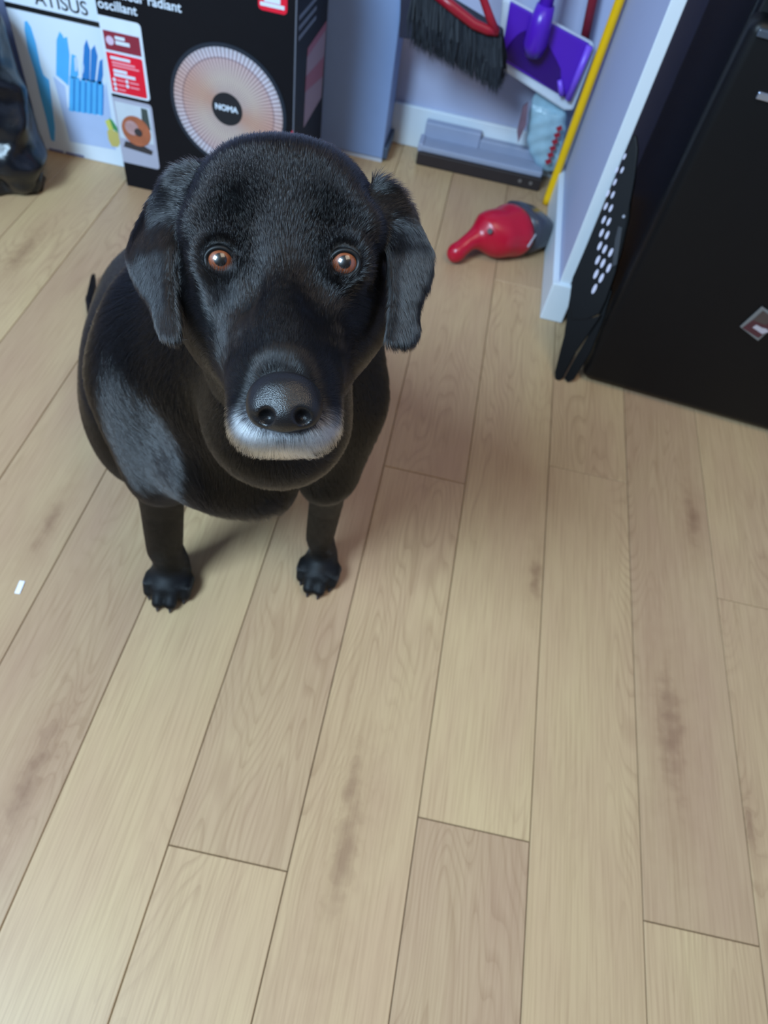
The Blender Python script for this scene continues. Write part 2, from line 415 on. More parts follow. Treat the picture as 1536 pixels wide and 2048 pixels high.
# ------------------------------------------------------------------ heater box
BLK = mat('black_carton', (14, 15, 21), .5, .2, .1)
def heater_box():
    X0_, X1_, Y0, Y1, Z1 = -0.787, -0.376, 1.527, 1.822, 0.60
    t = thing('heater_box', 'black cardboard carton printed with a round copper dish heater, behind the dog', 'box', ((X0_ + X1_) / 2, Y0, 0))
    link('carton', box((X0_, Y0, 0), (X1_, Y1, Z1), 0.002), BLK, t)
    y = Y0 - 0.0004
    def flat(name, outline, m, lift=0.0, thick=0.0006, **kw):
        return link(name, prism([(a, y - lift, b) for a, b in outline], thick, (0, -1, 0)), m, t, **kw)
    pw = mat('print_white', (214, 226, 240), 0.5); pr = mat('print_red', (226, 12, 48), 0.5); pdr = mat('print_dark_red', (138, 36, 56), 0.5)
    pk = mat('print_pink', (240, 150, 165), 0.5)
    flat('feature_panel', round_rect(X0_ + .001, -0.698, 0.214, 0.364, 0.008, '0110'), pw)
    flat('panel_band', [(-.781, .302), (-.704, .302), (-.704, .338), (-.781, .338)], pdr, .0004)
    flat('panel_field', round_rect(-.782, -.704, .2185, .297, .004, '0110'), pr, .0004)
    link('panel_icon', disc((-.7685, y - .0008, .3205), (0, -1, 0), .0085), mat('print_lilac', (214, 190, 214), .5), t)
    bars = []
    def bar(x0, x1, z, h, m): flat('text_line', [(x0, z - h / 2), (x1, z - h / 2), (x1, z + h / 2), (x0, z + h / 2)], m, .0008)
    bar(-.757, -.736, .328, .006, pw); bar(-.757, -.727, .319, .007, pw)
    bar(-.774, -.731, .288, .0055, pw); bar(-.772, -.722, .279, .004, pk); bar(-.772, -.714, .273, .003, pk)
    bar(-.772, -.742, .263, .006, pw); bar(-.772, -.725, .255, .006, pw)
    for i in range(3):
        z = .2445 - i * .0095
        link('bullet', disc((-.773, y - .0008, z), (0, -1, 0), .0037, seg=20), pw, t); bar(-.767, -.751, z, .003, pk)
        if i < 2:
            link('bullet', disc((-.745, y - .0008, z + .001), (0, -1, 0), .0037, seg=20), pw, t); bar(-.739, -.719, z, .003, pk)
    # picture of the heated room
    flat('photo_panel', round_rect(X0_ + .001, -0.697, 0.060, 0.207, 0.008, '0110'), mat('print_grey', (168, 170, 188), .5))
    flat('photo_scene', [(-.782, .118), (-.703, .118), (-.703, .198), (-.782, .198)], mat('print_pale', (196, 206, 216), .5), .0004)
    flat('photo_plant', [(-.725, .155), (-.706, .150), (-.708, .195), (-.722, .196)], mat('print_green_grey', (62, 74, 72), .5), .0007)
    link('photo_heater', disc((-.741, y - .001, .141), (0, -1, 0), .0335), mat('print_copper', (168, 96, 66), .5, var=.3, scale=60), t)
    link('photo_glow', disc((-.750, y - .0016, .147), (0, -1, 0), .016, seg=24), mat('print_mauve', (176, 140, 140), .5, var=.4, scale=90), t)
    link('photo_hub', disc((-.736, y - .0020, .140), (0, -1, 0), .009, seg=24), mat('print_dark', (52, 48, 52), .5), t)
    flat('photo_base', [(-.778, .098), (-.712, .092), (-.708, .102), (-.735, .112), (-.772, .112)], mat('print_dark', (52, 48, 52), .5), .0007)
    # the dish heater print
    c = (-.521, y, .235)
    link('dish_rim', disc(c, (0, -1, 0), .1285, .0005, 96), mat('print_navy', (24, 36, 50), .5), t)
    m = bpy.data.materials.new('dish_print'); m.use_nodes = True; n = NT(m); b = n.n['Principled BSDF']
    co = n.add('ShaderNodeTexCoord').outputs['Object']
    sp = n.add('ShaderNodeSeparateXYZ', {0: co})
    dx = n.math('SUBTRACT', sp.outputs[0], c[0]); dz = n.math('SUBTRACT', sp.outputs[2], c[2])
    r = n.math('SQRT', n.math('ADD', n.math('MULTIPLY', dx, dx), n.math('MULTIPLY', dz, dz)))
    an = n.math('ARCTAN2', dz, dx)
    rad = n.math('MULTIPLY_ADD', n.math('SINE', n.math('MULTIPLY', an, 84.0)), .5, .5)
    ring = n.math('LESS_THAN', n.math('ABSOLUTE', n.math('SUBTRACT', r, .101)), .0012)
    two = n.math('MULTIPLY_ADD', n.math('COSINE', n.math('MULTIPLY', n.math('ADD', an, .35), 2.0)), .5, .5)
    col = n.ramp(n.math('DIVIDE', r, .121), [(0.2, s2l((196, 176, 172))), (0.5, s2l((214, 198, 186))), (0.82, s2l((206, 180, 182))), (0.86, s2l((216, 208, 220))), (1.0, s2l((196, 198, 210)))])
    col = n.mix(n.math('MULTIPLY', n.math('POWER', two, 3.0), .6), col, s2l((206, 146, 112)))
    col = n.mix(n.math('MULTIPLY', rad, .7), col, s2l((104, 74, 76)))
    col = n.mix(n.math('MULTIPLY', ring, .6), col, s2l((90, 70, 80)))
    n.l.new(col, b.inputs['Base Color']); b.inputs['Roughness'].default_value = .5
    link('dish_grille', disc(c + np.array((0, -.0005, 0)), (0, -1, 0), .1205, .0004, 96), m, t)
    link('dish_hub', disc(c + np.array((-.003, -.0009, .0)), (0, -1, 0), .034, .0005, 48), mat('print_hub', (22, 26, 34), .5), t)
    text('logo', 'NOMA', (-.5255, y - .0016, .2315), .0165, pw, t, bold=.0006, sx=1.0, align='CENTER')
    text('lettering', 'Chauffeur radiant', (-.782, y - .0006, .401), .0245, pw, t, bold=.0004, sx=1.0)
    text('lettering', 'oscillant', (-.782, y - .0006, .3775), .0245, pw, t, bold=.0004)
    flat('badge', round_rect(-.452, -.3945, .4365, .54, .008), pr)
    bar(-.448, -.400, .4475, .0065, pw); bar(-.440, -.408, .4565, .009, pw); bar(-.440, -.406, .470, .008, pw)
    flat('warning_mark', [(-.392, .195), (-.378, .195), (-.378, .222)], pr)
    # right side print
    xs = X1_ + .0004
    def side(name, q, m, lift=0): return link(name, prism([(xs + lift, a, b) for a, b in q], .0006, (1, 0, 0)), m, t)
    side('side_photo', [(1.62, .185), (1.80, .177), (1.812, .335), (1.631, .343)], mat('print_mauve_grey', (150, 132, 146), .5))
    side('side_photo_band', [(1.622, .262), (1.80, .225), (1.802, .268), (1.625, .292)], mat('print_rose', (150, 92, 110), .5), .0005)
    side('side_photo_edge', [(1.629, .330), (1.812, .322), (1.812, .338), (1.631, .346)], mat('print_rose', (150, 92, 110), .5), .0005)
    for k in range(3):
        side('side_text', [(1.548, .388 + k * .018), (1.70, .378 + k * .018), (1.70, .385 + k * .018), (1.548, .396 + k * .018)], mat('print_slate', (104, 118, 134), .5))
    link('worn_edge', box((X1_ - .0022, Y0 - .0003, 0), (X1_ + .0004, Y0 + .0018, Z1), 0), mat('worn_card', (96, 100, 112), .7), t)
    return t
heater_box()

# ------------------------------------------------------------------ cutlery box
def cutlery_box():
    X0_, X1_, Y0 = -1.032, -0.797, 1.6
    t = thing('cutlery_box', 'white carton printed with light blue knives, left of the black heater box', 'box', ((X0_ + X1_) / 2, Y0, 0))
    link('carton', box((X0_, Y0, 0), (X1_, 1.74, .47), .002), mat('white_carton', (224, 236, 250), .45, .4, .02), t)
    y = Y0 - .0005
    def shape(name, px, m, lift=0.0):
        return link(name, prism([atY(a, b, y - lift) for a, b in px], .0006, (0, -1, 0)), m, t)
    blue = mat('print_sky_blue', (88, 184, 246), .5, var=.08); deep = mat('print_deep_blue', (44, 128, 204), .5); blk = mat('print_black', (16, 18, 22), .5)
    pale = mat('print_ice', (182, 202, 240), .5)
    link('black_rule', box((X0_, y - .0005, .3085), (X1_, y + .0008, .3185)), blk, t)
    shape('printed_knife', [(49, 43), (54, 42), (62, 55), (72, 88), (81, 132), (87, 150), (98, 160), (103, 200), (110, 255), (109, 283), (102, 280), (92, 235), (80, 190), (70, 145), (56, 100), (49, 60)], blue)
    shape('printed_block', [(106, 152), (130, 172), (135, 215), (200, 232), (212, 165), (232, 300), (140, 283)], pale, -.0001)
    for q in ([(112, 150), (113, 80), (119, 63), (126, 72), (124, 160)], [(124, 160), (126, 76), (134, 74), (139, 110), (137, 172)], [(140, 152), (143, 108), (152, 112), (157, 150), (150, 160)],
              [(164, 160), (168, 92), (173, 79), (180, 100), (179, 162)], [(180, 164), (182, 100), (189, 90), (195, 112), (190, 165)], [(193, 166), (199, 122), (205, 118), (206, 150), (202, 170)]):
        shape('printed_handle', q, blue if q[0][0] < 160 else deep)
    for k in range(6):
        x = 139 + k * 11.5
        shape('printed_handle', [(x, 152 + k * 2), (x + 9, 154 + k * 2), (x + 8, 224 + k * 1.6), (x - 1 - k * .3, 221 + k * 1.6)], blue)
        shape('printed_shadow', [(x + 8, 158 + k * 2), (x + 11, 160 + k * 2), (x + 10, 222 + k * 1.6), (x + 7, 222 + k * 1.6)], deep, .0003)
    m = mat('print_white_blue', (200, 222, 250), .5)
    shape('scissor_eye', [(148, 116), (152, 113), (155, 122), (154, 142), (150, 143)], m, .0004)
    shape('scissor_eye', [(163, 126), (166, 124), (168, 134), (167, 146), (163, 147)], m, .0004)
    shape('printed_lemon', [(214, 262), (222, 258), (236, 266), (242, 282), (236, 294), (224, 293), (217, 280)], mat('print_lemon', (208, 190, 110), .5), .0002)
    shape('printed_lemon', [(210, 242), (218, 238), (232, 258), (218, 262)], mat('print_lime', (214, 214, 104), .5), .0001)
    shape('printed_leaf', [(218, 236), (224, 240), (239, 262), (236, 266), (226, 258)], mat('print_leaf', (70, 150, 90), .5), .0004)
    gr = mat('print_slate_blue', (110, 116, 160), .5)
    for a, b in ((98, 127), (131, 168)):
        shape('text_line', [(a, 296 + (a - 98) * .22), (b, 296 + (b - 98) * .22), (b, 300 + (b - 98) * .22), (a, 300 + (a - 98) * .22)], gr, .0002)
    text('lettering', 'ATISUS', (-.960, y - .0006, .327), .037, blk, t, sx=1.0, bold=.0001)
    return t
cutlery_box()

# ------------------------------------------------------------------ grey bin behind, garbage bag
def grey_bin():
    t = thing('storage_bin', 'tall grey plastic bin at left edge behind the black garbage bag', 'bin', (-1.2, 1.78, 0))
    g = mat('bin_grey', (104, 112, 140), .6)
    link('body', box((-1.36, 1.70, 0), (-1.045, 1.98, .50), .012, 3), g, t)
    link('lid', box((-1.375, 1.69, .50), (-1.04, 1.99, .53), .008, 3), g, t)
    return t
grey_bin()
def garbage_bag():
    t = thing('garbage_bag', 'crumpled black plastic garbage bag on the floor at left edge', 'bag', (-1.12, 1.45, 0))
    f = Field((-1.42, 1.24, -.02), (-.86, 1.7, .5), .008)
    f.ell((-1.13, 1.46, .13), (.175, .13, .15), k=.05)
    f.ell((-1.10, 1.48, .24), (.115, .11, .16), k=.06)
    f.ell((-1.02, 1.43, .06), (.075, .075, .07), k=.05)
    f.ell((-1.20, 1.40, .06), (.13, .1, .08), k=.05)
    V, F = f.nets(); V = smooth_verts(V, F, 2); N = vnormals(V, F)
    cr = np.zeros(len(V))
    for k in range(46):                       # sharp creases: distance to random planes
        d = RNG.normal(size=3); d /= np.linalg.norm(d); c = V[RNG.integers(len(V))]
        e = RNG.normal(size=3); e /= np.linalg.norm(e)
        q = (V - c); L = np.exp(-((q ** 2).sum(1)) / .09 ** 2)
        cr += L * (np.abs((q @ d) / .03) < 1) * (1 - np.abs((q @ d) / .03)) * RNG.choice((-1, 1)) * .016
    V = V + N * cr[:, None]; V[:, 2] = np.maximum(V[:, 2], .001)
    m = mat('black_plastic_film', (14, 17, 24), .28, .5, .1, bump=.5, bscale=45)
    link('bag_body', np_mesh(V, F), m, t)
    bm = bmesh.new(); c = np.array((-.972, 1.415, .0))
    rows = []
    for i in range(7):
        ring = []
        for j in range(18):
            a = 2 * math.pi * j / 18; r = (.020, .013, .012, .017, .024, .027, .023)[i] * (1 + .22 * math.sin(5 * a + i))
            ring.append(bm.verts.new(c + np.array((-.03 + .009 * i + .2 * r * math.cos(a), -.012 * math.sin(i * .8) + r * math.sin(a) * .9, .033 + r * math.cos(a) * .9 - .0018 * i))))
        rows.append(ring)
    for a, b in zip(rows, rows[1:]):
        for j in range(18): bm.faces.new((a[j], a[(j + 1) % 18], b[(j + 1) % 18], b[j]))
    bm.faces.new(rows[0]); bm.faces.new(rows[-1])
    link('knot', bm_mesh(bm), m, t, smooth=True)
garbage_bag()

# ------------------------------------------------------------------ grey cabinet
def cabinet():
    t = thing('grey_cabinet', 'plain blue-grey cabinet against the back wall, right of the heater box', 'cabinet', (-.4, 1.9, 0))
    g = mat('cabinet_blue_grey', (132, 156, 200), .55, .35, .03)
    link('body', box((-.60, 1.892, .012), (-.217, 2.012, .75), .003), g, t)
    link('plinth', box((-.598, 1.897, 0), (-.2185, 2.010, .012)), mat('plinth_white', (190, 198, 214), .5), t)
    link('side_rail', box((-.217, 1.894, .012), (-.205, 2.010, .042), .002), mat('slate_rail', (62, 76, 96), .5), t)
    return t
cabinet()
tag(link('dark_patch', prism([atY(x, y, 1.880) for x, y in ((802, -60), (842, -60), (838, 40), (831, 80), (798, 76), (800, 30))], .008, (0, -1, 0), .002), mat('dark_patch_grey', (44, 44, 62), .9)),
    'thin dark grey piece in the gap between grey cabinet and broom', 'patch')  # flat dark piece for an unidentified dark area beside the cabinet

# ------------------------------------------------------------------ broom, mop and poles in the corner
def broom():
    yb = 1.83
    t = thing('broom', 'red broom with slanting black bristles hung head down in the corner', 'broom', atY(940, 60, yb))
    red = mat('red_plastic', (150, 20, 40), .35, .5)
    rA, rB = atY(832, -38, yb), atY(1004, 66, yb)
    tA, tB = atY(826, 84, yb), atY(1008, 182, yb)
    bm = bmesh.new()
    n = np.array((0, 1.0, 0))
    for k in range(1700):
        u, w = RNG.random(), RNG.random()
        a = rA + (rB - rA) * u + n * ((w - .5) * .05)
        q = min(max(u + RNG.normal() * .03, -.03), 1.03)
        b = tA + (tB - tA) * q + n * ((w - .5) * .085) + RNG.normal(size=3) * .004
        if q > .93: b = b + (a - b) * (q - .93) * 2.0
        mid = (a + b) / 2 + RNG.normal(size=3) * .004
        s = np.array((.0019, 0, .0007))
        v = [bm.verts.new(p) for p in (a - s, a + s, mid + s * .9, mid - s * .9, b)]
        bm.faces.new((v[0], v[1], v[2], v[3])); bm.faces.new((v[3], v[2], v[4]))
        s2 = np.array((0, .0016, 0))
        v = [bm.verts.new(p) for p in (a - s2, a + s2, mid + s2 * .9, mid - s2 * .9, b)]
        bm.faces.new((v[0], v[1], v[2], v[3])); bm.faces.new((v[3], v[2], v[4]))
    link('bristles', bm_mesh(bm), mat('black_bristle', (28, 34, 44), .55, .4, .2), t, kind='stuff')
    d = rB - rA; up = np.cross(d, (0, 1, 0)); up /= np.linalg.norm(up)
    if up[2] < 0: up = -up
    core = [rA + up * .004, rB + up * .004, rB - up * .02, rA - up * .02]
    link('bristle_block', prism([p + np.array((0, -.022, 0)) for p in core], .044, (0, -1, 0), .004), mat('black_block', (24, 28, 36), .6), t)
    f = Field(rA - .05, rB + np.array((.08, .08, .3)), .004) if False else None
    link('head_bar', tube([atY(872, -14, yb - .03), atY(905, 14, yb - .03), atY(948, 48, yb - .032), atY(975, 60, yb - .03), atY(996, 64, yb - .026)], [.011, .011, .0105, .010, .009], 14), red, t, smooth=True)
    link('strut', tube([atY(992, 64, yb - .028), atY(978, 30, yb - .026), atY(966, -4, yb - .022), atY(952, -50, yb - .02)], [.009, .009, .0085, .0085], 14), red, t, smooth=True)
    link('handle', tube([atY(940, -46, yb - .02), atY(985, -300, yb + .02), atY(1110, -1000, yb + .10)], .011, 14), red, t, smooth=True)
broom()
def mop():
    ym = 1.95
    t = thing('flat_mop', 'purple flat mop head with white pad hanging in the corner above the floor', 'mop', atY(1090, 110, ym))
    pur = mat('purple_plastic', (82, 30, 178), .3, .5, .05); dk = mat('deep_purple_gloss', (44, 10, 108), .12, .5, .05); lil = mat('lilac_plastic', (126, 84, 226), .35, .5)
    n = np.array((0, -1.0, 0.0))
    pad = [(1012, -4), (1188, 90), (1190, 108), (1146, 222), (1128, 222), (996, 136), (994, 118), (1004, -2)]
    link('pad', prism([atY(x, y, ym) for x, y in pad], .022, n, .006), mat('white_microfibre', (206, 214, 226), .9, .1, .05, bump=.4), t)
    plate = [(1020, 4), (1180, 90), (1136, 200), (1001, 120)]
    link('plate', prism([atY(x, y, ym - .008) for x, y in plate], .012, n, .0025), pur, t)
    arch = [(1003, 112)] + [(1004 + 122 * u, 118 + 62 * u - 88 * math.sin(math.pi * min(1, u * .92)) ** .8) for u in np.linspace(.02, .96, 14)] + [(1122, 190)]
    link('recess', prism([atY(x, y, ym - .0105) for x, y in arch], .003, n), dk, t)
    link('edge_rim', tube([atY(1180, 92, ym - .014), atY(1136, 199, ym - .014)], .0085, 10), lil, t, smooth=True)
    link('clip', tube([atY(1119, 160, ym - .015), atY(1124, 190, ym - .016)], [.006, .008], 10), lil, t, smooth=True)
    link('socket', tube([atY(1066, 108, ym - .03), atY(1070, 88, ym - .034), atY(1080, 50, ym - .036), atY(1092, 10, ym - .036)], [.021, .028, .027, .021], 18), pur, t, smooth=True)
    link('pole', tube([atY(1089, 20, ym - .036), atY(1172, -300, ym + .01), atY(1330, -900, ym + .05)], .0165, 16), mat('purple_pole', (94, 40, 190), .3), t, smooth=True)
mop()
tag(link('broom_pole', tube([atY(1168, 84, 1.995), atY(1190, -20, 2.0), atY(1255, -320, 2.005), atY(1375, -900, 2.012)], .0115, 14), mat('dark_red_paint', (126, 26, 42), .4), None, True),
    'dark red pole rising behind the purple mop head', 'pole')
tag(link('yellow_pole', tube([(0.2465, 1.872, .002), (0.2468, 1.873, .02), atY(1240, 0, 1.835), atY(1372, -400, 1.805), atY(1528, -870, 1.77)], .0105, 16), mat('yellow_paint', (236, 184, 6), .35, .5), None, True),
    'yellow pole leaning upright along the right wall of the corner', 'pole')
def pad_pack():
    t = thing('wipes_pack', 'pale blue translucent refill pack with red print under the mop', 'pack', atY(1085, 300, 1.97))
    f = Field((.08, 1.88, .03), (.26, 2.03, .28), .004)
    A = atY(1078, 228, 1.985); B = atY(1092, 330, 1.975)
    ax = (B - A) / np.linalg.norm(B - A); sx = np.array((1.0, 0, .0)); sx -= ax * (sx @ ax)
    f.ell((A + B) / 2 + np.array((.012, 0, .004)), (.052, .085, .028), (sx, ax, np.cross(sx, ax)), k=.02)
    f.ell(A + np.array((.02, 0, .02)), (.045, .06, .022), (sx, ax, np.cross(sx, ax)), k=.03)
    V, F = f.nets(); V = smooth_verts(V, F, 2); N = vnormals(V, F)
    V = V + N * (.0012 * np.sin(V @ np.array((150., 60, 40))) + .0012 * np.sin(V @ np.array((-80., 100, 160)) + 1))[:, None]
    V[:, 1] = np.minimum(V[:, 1], 2.012); V[:, 0] = np.minimum(V[:, 0], .249); V[:, 1] = np.where(V[:, 2] > .19, np.maximum(V[:, 1], 1.977), V[:, 1])
    link('pouch', np_mesh(V, F), mat('pale_blue_film', (150, 182, 198), .3, .5, .2, 40), t)
    n = np.array((0, -1.0, .1)); y = 1.936
    rd = mat('print_crimson', (150, 32, 52), .5)
    for i in range(6):
        u = i / 5.0; px, py = 1118 - 22 * u, 258 + 66 * u
        link('red_print', prism([atY(px + a, py + b, y - .004) for a, b in ((-6, -2), (5, -7), (7, 1), (-3, 6))], .004, n), rd, t)
    link('red_print', prism([atY(a, b, y) for a, b in ((1046, 214), (1056, 206), (1052, 250), (1036, 286), (1034, 262))], .012, n), mat('print_dusty_red', (116, 92, 108), .5, var=.3), t)
pad_pack()
def squeegee():
    t = thing('floor_squeegee', 'grey floor squeegee with dark brown rubber strip lying by the baseboard', 'squeegee', (0.05, 1.95, 0))
    xs0, xs1 = -.121, .219
    g = mat('squeegee_grey', (142, 150, 172), .5, .4, .05)
    link('rubber_strip', box((xs0 - .006, 1.925, .0), (xs1 + .004, 1.952, .036), .004), mat('dark_brown_rubber', (46, 38, 38), .6, .3, .15), t)
    bm = bmesh.new(); box_bm(bm, (xs0, 1.930, .036), (xs1, 1.985, .052), .004)
    link('head', bm_mesh(bm), g, t)
    link('upright', box((xs0, 1.985, .02), (xs0 + .155, 2.012, .090), .004), mat('squeegee_light_grey', (150, 158, 182), .5, .4, .05), t)
    link('upright', box((xs0 + .155, 1.985, .02), (xs1, 2.012, .075), .004), g, t)
    link('end_cap', box((xs0 - .008, 1.932, .034), (xs0 + .006, 1.990, .056), .003), mat('squeegee_light_grey', (150, 158, 182)), t)
    for x in (.165, .195):
        link('rivet', disc((x, 1.9248, .02), (0, -1, 0), .005, .0015, 14), mat('steel', (150, 150, 155), .3, metal=.8), t)
squeegee()
def hand_vacuum():
    t = thing('hand_vacuum', 'red handheld vacuum with grey nozzle lying against the right wall', 'vacuum', (.13, 1.6, 0))
    f = Field((-.02, 1.42, -.005), (.27, 1.80, .16), .003)
    a = np.array((.128, 1.590, .056)); b = np.array((.210, 1.672, .050)); d = (b - a) / np.linalg.norm(b - a)
    s = np.cross(d, (0, 0, 1)); 
    f.ell(a, (.064, .060, .055), (d, s, (0, 0, 1)), k=.02)
    f.ell(a + d * .036, (.038, .068, .057), (d, s, (0, 0, 1)), k=.02)
    f.chain([a - d * .035 + s * -.012 + np.array((0, 0, .01)), (.080, 1.560, .056), (.056, 1.535, .048), (.036, 1.514, .032)], [.040, .029, .020, .0195], k=.02)
    f.ell((.031, 1.512, .026), (.021, .021, .022), k=.01)
    sl, X = f.block(np.array(f.lo), np.array(f.lo) + f.h * f.n)
    cut = (X - (a + d * .060)) @ d
    f.g[sl] = np.maximum(f.g[sl], cut.astype(np.float32))
    f.g[sl] = np.maximum(f.g[sl], -X[..., 2] + .001)
    V, F = f.nets(); V = smooth_verts(V, F, 3)
    link('body', np_mesh(V, F), mat('crimson_plastic', (174, 12, 42), .3, .5, .05), t)
    # nozzle: wedge loft
    bm = bmesh.new(); rings = []
    for u, w_, h_ in ((.058, .062, .052), (.085, .062, .048), (.125, .056, .040), (.150, .050, .030)):
        c = a + d * u; c = np.array((c[0], c[1], .004 + h_))
        rings.append([bm.verts.new(c + s * (w_ * math.copysign(abs(math.cos(q)) ** .6, math.cos(q))) + np.array((0, 0, h_ * math.copysign(abs(math.sin(q)) ** .6, math.sin(q))))) for q in np.linspace(0, 2 * math.pi, 28, endpoint=False)])
    for p, q in zip(rings, rings[1:]):
        for i in range(28): bm.faces.new((p[i], p[(i + 1) % 28], q[(i + 1) % 28], q[i]))
    bm.faces.new(rings[0]); bm.faces.new(rings[-1])
    link('nozzle', bm_mesh(bm), mat('smoke_grey_plastic', (58, 60, 70), .25, .5), t, smooth=True)
    link('button', disc(P(980, 463, 1.640), (-.25, -.75, .7), .0062, .003, 16), mat('black_rubber', (30, 18, 20), .5), t)
    link('seam_clip', tube([P(1056, 493, 1.672), P(1072, 468, 1.690)], .0022, 8), mat('clip_grey', (170, 172, 180), .4), t)
hand_vacuum()

# ------------------------------------------------------------------ folding step stool
def step_stool():
    t = thing('step_stool', 'folded black plastic step stool with white oval dots beside the fridge', 'stool', (.31, 1.2, 0))
    B = atY(1190, 577, 1.25); T = atY(1250, 312, 1.36); hd = np.array((.81, -.59, 0.))
    n = np.cross(T - B, hd); n /= np.linalg.norm(n)
    if n @ (EYE - B) < 0: n = -n
    bl = mat('black_stool_plastic', (14, 14, 16), .5, .2, .1)
    def slab(name, px, back, thick, m=bl, bev=.002):
        return link(name, prism([atPlane(x, y, B - n * back, n) for x, y in px], thick, n, bev), m, t)
    slab('top_panel', [(1266, 268), (1272, 272), (1275, 300), (1268, 360), (1247, 470), (1230, 545), (1211, 600), (1198, 628), (1172, 640), (1142, 640), (1138, 600), (1144, 556), (1190, 452), (1227, 372), (1256, 306)], 0, .008)
    white = mat('white_grip', (190, 188, 206), .6)
    dots = [(330, 1295), (342, 1185), (382, 1215), (355, 1080), (393, 1105), (437, 1140), (370, 975), (407, 1000), (452, 1025), (384, 878), (425, 895), (400, 780), (438, 795),
            (415, 680), (453, 695), (430, 585), (467, 595), (483, 500), (497, 410), (537, 410), (555, 310)]
    for i, (dx, dy) in enumerate(dots):
        px, py = 1100 + .2685 * dx, 230 + .2685 * dy
        sc = (.62 + .38 * (dy - 310) / 985) * .9
        q = [(px + sc * (4.2 * math.cos(a)) + 4.4 * sc * math.sin(a), py - 11 * sc * math.sin(a)) for a in np.linspace(0, 2 * math.pi, 14, endpoint=False)]
        slab('grip_dot', q, -.0012, .002, white, 0)
    slab('leg_panel', [(1138, 600), (1172, 640), (1202, 630), (1176, 668), (1150, 705), (1124, 757), (1118, 761), (1110, 760), (1109, 745), (1128, 672)], .0008, .006, bl, .001)
    slab('leg_panel', [(1198, 632), (1212, 596), (1221, 565), (1222, 585), (1206, 640), (1180, 705), (1146, 760), (1134, 764), (1128, 756), (1160, 700)], .0096, .007, bl, .001)
    slab('latch_bar', [(1236, 452), (1244, 455), (1233, 530), (1223, 535), (1230, 480)], -.003, .003, mat('dark_latch', (40, 41, 46), .5), .001)
    slab('handle', [(1268, 300), (1273, 305), (1256, 440), (1238, 520), (1231, 520), (1246, 440)], .003, .008)
    link('rivet', disc(atPlane(1248, 433, B + n * .001, n), n, .0028, .002, 12), mat('steel_pin', (190, 190, 195), .3, metal=.7), t)
step_stool()

# ------------------------------------------------------------------ fridge
def fridge():
    ang = math.atan2(-.037, .403)
    t = thing('mini_fridge', 'black two-door fridge with a diamond magnet at the right edge', 'fridge', (.347, 1.189, 0))
    t.rotation_euler = (0, 0, ang)
    Rm = Matrix.Rotation(ang, 4, 'Z'); Rm.translation = Vector((.347, 1.189, 0))
    def part(name, lo, hi, m, bev=0.0, seg=3, parent=None):
        o = bpy.data.objects.new(name, box(lo, hi, bev, seg)); COL.objects.link(o)
        o.data.materials.append(m); o.parent = parent or t
        o.data.polygons.foreach_set('use_smooth', [bev > .004] * len(o.data.polygons))
        return o
    tex = mat('black_fridge_skin', (13, 13, 15), .42, .22, .08, 20, .12, 900)
    side = mat('black_side_gloss', (13, 14, 19), .28, .4, .05)
    W_ = .52
    part('body', (.010, .072, .02), (W_ - .01, .58, 1.10), side, .034, 8)
    part('gasket', (.014, .056, .035), (W_ - .014, .072, 1.09), mat('gasket_black', (10, 10, 12), .7))
    d1 = part('door', (0, 0, .010), (W_, .056, .682), tex, .016, 4)
    d2 = part('door', (0, 0, .704), (W_, .056, 1.10), tex, .016, 4)
    part('top_lip', (.012, -.004, .664), (W_ - .012, .004, .674), mat('lip_grey', (64, 70, 80), .35), .002, 2, d1)
    part('foot', (.03, .08, 0), (.07, .12, .02), tex); part('foot', (W_ - .07, .08, 0), (W_ - .03, .12, .02), tex)
    part('foot', (.03, .5, 0), (.07, .54, .02), tex); part('foot', (W_ - .07, .5, 0), (W_ - .03, .54, .02), tex)
    part('badge', (.052, -.004, .592), (.11, .001, .602), mat('chrome', (190, 205, 235), .2, metal=.9), .0015, 2, d1)
    # magnet
    inv = Rm.inverted()
    pn = np.array((math.sin(ang), -math.cos(ang), 0.)); p0 = np.array((.347, 1.189, 0.)) + pn * .0035
    mg = thing('fridge_magnet', 'dark red and grey diamond magnet stuck on the black fridge door', 'magnet', atPlane(1522, 645, p0, pn))
    def dia(name, px, lift, m):
        return link(name, prism([atPlane(x, y, p0 + pn * lift, pn) for x, y in px], .003, pn, .0006 if lift == 0 else 0), m, mg)
    dia('backing', [(1480, 654), (1524, 614), (1563, 640), (1516, 682)], 0, mat('magnet_grey', (112, 110, 108), .5))
    dia('dark_red_face', [(1485, 656), (1506, 640), (1556, 646), (1517, 676)], .0012, mat('magnet_red', (74, 36, 42), .5, var=.25, scale=80))
    dia('brown_face', [(1506, 640), (1526, 622), (1553, 640), (1530, 650)], .0014, mat('magnet_brown', (72, 58, 54), .5, var=.25, scale=80))
    dia('pale_emblem', [(1505, 655), (1513, 650), (1524, 656), (1533, 658), (1538, 664), (1524, 668), (1514, 661)], .0018, mat('magnet_pale', (176, 166, 172), .5))
fridge()
tag(link('paper_scrap', box((-.004, -.011, 0), (.004, .011, .0015), .0005), mat('white_paper', (232, 232, 240), .6)), 'tiny white scrap on the floor planks at the left edge', 'scrap')
o = bpy.data.objects['paper_scrap']; o.location = tuple(atZ(40, 1175, 0.0003)); o.rotation_euler = (0, 0, .12)

